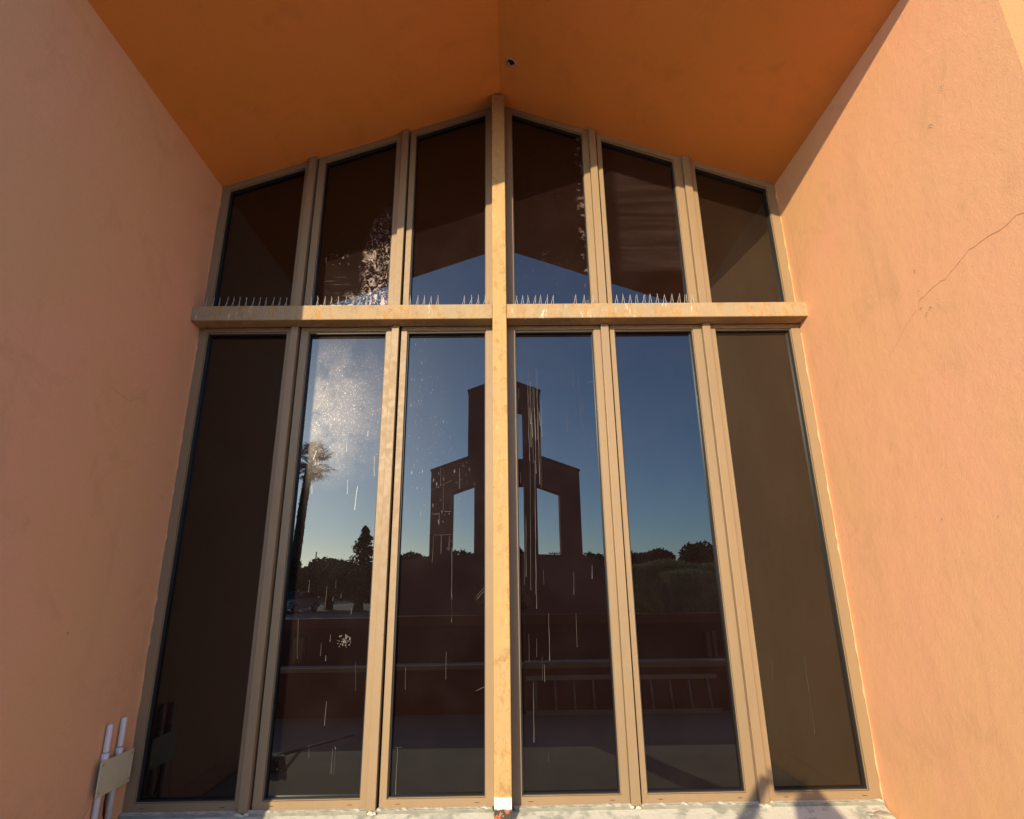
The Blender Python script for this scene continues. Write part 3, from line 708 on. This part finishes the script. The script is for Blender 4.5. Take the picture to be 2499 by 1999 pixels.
# palm
p = (-23.2, -60, 0)
t = thing('palm_tree', 'tall slender fan palm with a slightly leaning trunk', 'palm', p)
top = Vector((-22.4, -60, 14.6))
m = MB(); pts = [(-23.2 + .7 * (k / 14) ** 1.3, -60, 14.6 * k / 14) for k in range(15)]
m.tube(pts, [.58 - .014 * k + .03 * (k % 2) for k in range(15)], 10)
for k in range(260):
    z = rnd.uniform(.5, 14.4); a = rnd.random() * 6.28; x = -23.2 + .7 * (z / 14.6) ** 1.3; r = .58 - .2 * z / 18
    c = Vector((x + r * math.cos(a), -60 + r * math.sin(a), z)); o = Vector((math.cos(a), math.sin(a), 0)); s = Vector((-math.sin(a), math.cos(a), 0))
    m.face([c - s * .12, c + s * .12, c + o * .10 + Vector((0, 0, .28))])
m.build('trunk', BARK, t, p, recalc=False)
m = MB()
for k in range(62):
    a = rnd.random() * 6.28; el = rnd.uniform(-.75, 1.35); L = rnd.uniform(1.5, 2.4)
    d = Vector((math.cos(a) * math.cos(el), math.sin(a) * math.cos(el), math.sin(el)))
    b = top + Vector((0, 0, .35)); e = b + d * L
    m.tube([b, b + d * L * .5 + Vector((0, 0, .05)), e], .035, 4, False)
    s = d.cross(Vector((0, 0, 1))).normalized(); u = s.cross(d)
    for q in range(13):
        th = (q / 12 - .5) * 3.4; v = (d * math.cos(th) + s * math.sin(th)); ln = rnd.uniform(.8, 1.35); w_ = (u * .03 + s * math.cos(th) * .05 - d * math.sin(th) * .05)
        tip = e + v * ln - Vector((0, 0, .25 * ln * rnd.random() + .1)); m.face([e, e + v * ln * .55 + w_, tip, e + v * ln * .55 - w_])
m.build('fronds', PALMF, t, p, recalc=False)

# utility poles far off
def upole(x, y, h, arms, lab):
    p = (x, y, 0); t = thing('utility_pole', lab, 'utility pole', p, 'far utility poles')
    m = MB(); m.tube([(x, y, 0), (x, y, h)], [.14, .09], 8); m.build('pole', WOODP, t, p)
    for z, w_ in arms:
        m = MB(); m.box((x - w_, y - .06, z - .07), (x + w_, y + .06, z + .07)); m.build('crossarm', WOODP, t, p)
        for k in (-.9, -.4, .4, .9):
            m = MB(); m.tube([(x + k * w_, y, z + .07), (x + k * w_, y, z + .28)], .05, 6); m.build('insulator', WOODP, t, p)
upole(-30.6, -90, 6.9, ((5.3, 1.0),), 'tallest far utility pole, left of the pine')
upole(-27.1, -90, 5.6, ((5.5, .95),), 'far utility pole right beside the pine')
upole(4.3, -90, 6.1, ((5.9, .9),), 'far utility pole seen through the right opening, its left one')
upole(8.0, -90, 6.1, ((5.95, .9),), 'far utility pole seen through the right opening, its right one')

# ------------------------------------------------------------------ parked cars
def car(x, y, rz, paint, lab):
    t = thing('parked_car', lab, 'car', (x, y, 0), 'cars parked far off'); t.rotation_euler.z = rz
    b = MB(); b.prism([[(-2.15, .32), (2.15, .32), (2.2, .62), (2.05, .82), (.95, .92), (.45, 1.38), (-1.0, 1.42), (-1.75, .98), (-2.15, .90)]], -.86, .86)
    b.build('body', paint, t, bevel=.07)
    m = MB(); m.prism([[(.92, .95), (.47, 1.36), (-.98, 1.39), (-1.6, 1.0)]], -.875, .875); m.build('side_windows', CARGL, t)
    m = MB(); m.face([(1.0, -.74, .93), (1.0, .74, .93), (.48, .66, 1.39), (.48, -.66, 1.39)]); m.build('windshield', CARGL, t)
    for wx in (-1.35, 1.35):
        for wy in (-.80, .80):
            m = MB(); m.tube([(wx, wy - .1, .33), (wx, wy + .1, .33)], .33, 18); wl = m.build('wheel', GASKET, t)
            m = MB(); m.tube([(wx, wy - .105, .33), (wx, wy + .105, .33)], .19, 14); m.build('rim', ALU, wl)
    for wy in (-.62, .62):
        m = MB(); m.box((2.10, wy - .18, .60), (2.205, wy + .18, .74)); m.build('headlight', simple('lamp_glass', (.7, .7, .7), .1, .8), t)
CARGL = simple('car_glass', (.015, .017, .02), .03, .8)
PA = simple('silver_paint', (.55, .56, .58), .22, .6, .5); PB = simple('black_paint', (.02, .02, .024), .10, .8)
car(-14.9, -38, R(100), PA, 'silver car parked nearer the palm'); car(-17.0, -40, R(95), PB, 'black car parked behind the silver car')

# ------------------------------------------------------------------ the photographer, whose shadow falls on the sill
def person():
    p = (0, -4.32, 0)
    t = thing('person', 'person holding a phone up with both hands, shadow cast on the sill', 'person', p)
    V = {'pel': (0.0, -4.34, 1.00, .145, .105), 'bel': (0, -4.35, 1.16, .135, .10), 'che': (0, -4.36, 1.37, .16, .115), 'nec0': (0, -4.36, 1.525, .08, .06), 'nec': (0, -4.345, 1.61, .056, .056),
         'chin': (-.01, -4.31, 1.68, .07, .08), 'hd': (-.01, -4.31, 1.765, .082, .098), 'top': (-.01, -4.315, 1.835, .066, .078),
         'sl': (-.19, -4.36, 1.505, .062, .062), 'el': (-.43, -4.17, 1.585, .052, .052), 'wl': (-.195, -4.06, 1.83, .036, .034), 'hl': (-.135, -4.04, 1.895, .042, .020),
         'sr': (.19, -4.36, 1.505, .062, .062), 'er': (.34, -4.20, 1.53, .052, .052), 'wr': (.17, -4.08, 1.765, .036, .034), 'hr': (.130, -4.035, 1.825, .040, .020),
         'tl': (-.10, -4.34, .90, .098, .092), 'kl': (-.12, -4.32, .51, .064, .064), 'al': (-.13, -4.36, .10, .043, .043), 'fl': (-.14, -4.24, .045, .045, .035),
         'tr': (.10, -4.34, .90, .098, .092), 'kr': (.12, -4.32, .51, .064, .064), 'ar': (.13, -4.36, .10, .043, .043), 'fr': (.14, -4.24, .045, .045, .035)}
    E = ['pel bel', 'bel che', 'che nec0', 'nec0 nec', 'nec chin', 'chin hd', 'hd top', 'nec0 sl', 'sl el', 'el wl', 'wl hl', 'nec0 sr', 'sr er', 'er wr', 'wr hr', 'pel tl', 'tl kl', 'kl al', 'al fl', 'pel tr', 'tr kr', 'kr ar', 'ar fr']
    keys = list(V); vs = [V[k][:3] for k in keys]; rad = [V[k][3:] for k in keys]; es = [tuple(keys.index(q) for q in e.split()) for e in E]
    roots = [0]
    # fingers: four per hand curled over the phone edge, plus a thumb from the side of the palm
    for hx, sgn, hz in ((-.135, 1, 1.895), (.130, -1, 1.825)):
        for k in range(4):
            z = hz + .028 - k * .018; L = (.034, .042, .040, .030)[k]; i = len(vs)
            vs += [(hx + sgn * .014, -4.028, z), (hx + sgn * (.014 + L * .45), -4.003 if sgn < 0 and k < 0 else -4.018, z + .003), (hx + sgn * (.014 + L), -4.014, z - .002)]
            rad += [(.009, .009), (.0085, .0085), (.0065, .0065)]; es += [(i, i + 1), (i + 1, i + 2)]; roots.append(i)
        i = len(vs); vs += [(hx + sgn * .004, -4.045, hz - .03), (hx + sgn * .028, -4.052, hz - .034), (hx + sgn * .048, -4.050, hz - .026)]
        rad += [(.011, .011), (.010, .010), (.008, .008)]; es += [(i, i + 1), (i + 1, i + 2)]; roots.append(i)
    me = bpy.data.meshes.new('body'); me.from_pydata([Vector(v) - Vector(p) for v in vs], es, []); o = bpy.data.objects.new('body', me); COL.objects.link(o)
    sk = o.modifiers.new('skin', 'SKIN'); sk.use_smooth_shade = True
    for i, r_ in enumerate(rad): me.skin_vertices[0].data[i].radius = r_; me.skin_vertices[0].data[i].use_root = i in roots
    su = o.modifiers.new('sub', 'SUBSURF'); su.levels = su.render_levels = 2
    dg = bpy.context.evaluated_depsgraph_get(); m2 = bpy.data.meshes.new_from_object(o.evaluated_get(dg)); bpy.data.objects.remove(o)
    m2.name = 'body'
    SK = simple('skin', (.42, .24, .17), .55, .4); SH = simple('shirt', (.05, .06, .09), .9, .1, var=.2); TR = simple('trousers', (.03, .03, .035), .9, .1); SHO = simple('shoes', (.02, .02, .02), .6)
    m2.materials.clear()
    for q in (SK, SH, TR, SHO): m2.materials.append(q)
    for f in m2.polygons:
        c = f.center + Vector(p); f.use_smooth = True
        if c.z < .12: f.material_index = 3
        elif c.z < 1.0: f.material_index = 2
        elif c.z < 1.575 and c.y < -4.2: f.material_index = 1
        else: f.material_index = 0
    b = bpy.data.objects.new('body', m2); COL.objects.link(b); b.parent = t
    # hair, eyes, nose, mouth, ears
    m = MB(); bmesh.ops.create_uvsphere(m.bm, u_segments=20, v_segments=12, radius=1, matrix=Matrix.Translation((-.01, -4.335, 1.80)) @ Matrix.Diagonal((.105, .112, .090, 1)))
    bmesh.ops.delete(m.bm, geom=[v for v in m.bm.verts if v.co.z < 1.79 and v.co.y > -4.32], context='VERTS'); m.build('hair', simple('dark_hair', (.02, .014, .01), .7, .3), t, p)
    for dx in (-.032, .032):
        m = MB(); bmesh.ops.create_icosphere(m.bm, subdivisions=2, radius=.012, matrix=Matrix.Translation((-.01 + dx, -4.222, 1.765))); m.build('eye', simple('eye_dark', (.05, .04, .035), .2, .6), t, p)
        m = MB(); bmesh.ops.create_icosphere(m.bm, subdivisions=2, radius=1, matrix=Matrix.Translation((-.01 + dx * 2.7, -4.31, 1.75)) @ Matrix.Diagonal((.010, .018, .030, 1))); m.build('ear', SK, t, p)
    m = MB(); m.tube([(-.01, -4.216, 1.765), (-.01, -4.196, 1.728), (-.01, -4.212, 1.718)], [.008, .014, .010], 8); m.build('nose', SK, t, p)
    m = MB(); m.tube([(-.035, -4.232, 1.688), (-.01, -4.224, 1.685), (.015, -4.232, 1.688)], [.004, .007, .004], 8); m.build('mouth', simple('lips', (.30, .11, .09), .5, .4), t, p)
    # phone
    pp = (.0, -4.02, 1.84)
    ph = thing('phone', 'black phone held level in both hands', 'phone', pp)
    m = MB(); m.box((-.095, -4.030, 1.796), (.110, -4.020, 1.874)); m.build('case', simple('phone_black', (.01, .01, .012), .3, .5), ph, pp, bevel=.004)
    m = MB(); m.face([(-.088, -4.0306, 1.801), (.103, -4.0306, 1.801), (.103, -4.0306, 1.869), (-.088, -4.0306, 1.869)]); m.build('screen', simple('phone_screen', (.02, .02, .025), .08, .6), ph, pp)
    m = MB()
    for dx in (-.012, .012): m.tube([(dx, -4.020, 1.84), (dx, -4.018, 1.84)], .008, 14)
    m.build('lens', simple('lens_black', (.005, .005, .006), .05, .8), ph, pp)
person()
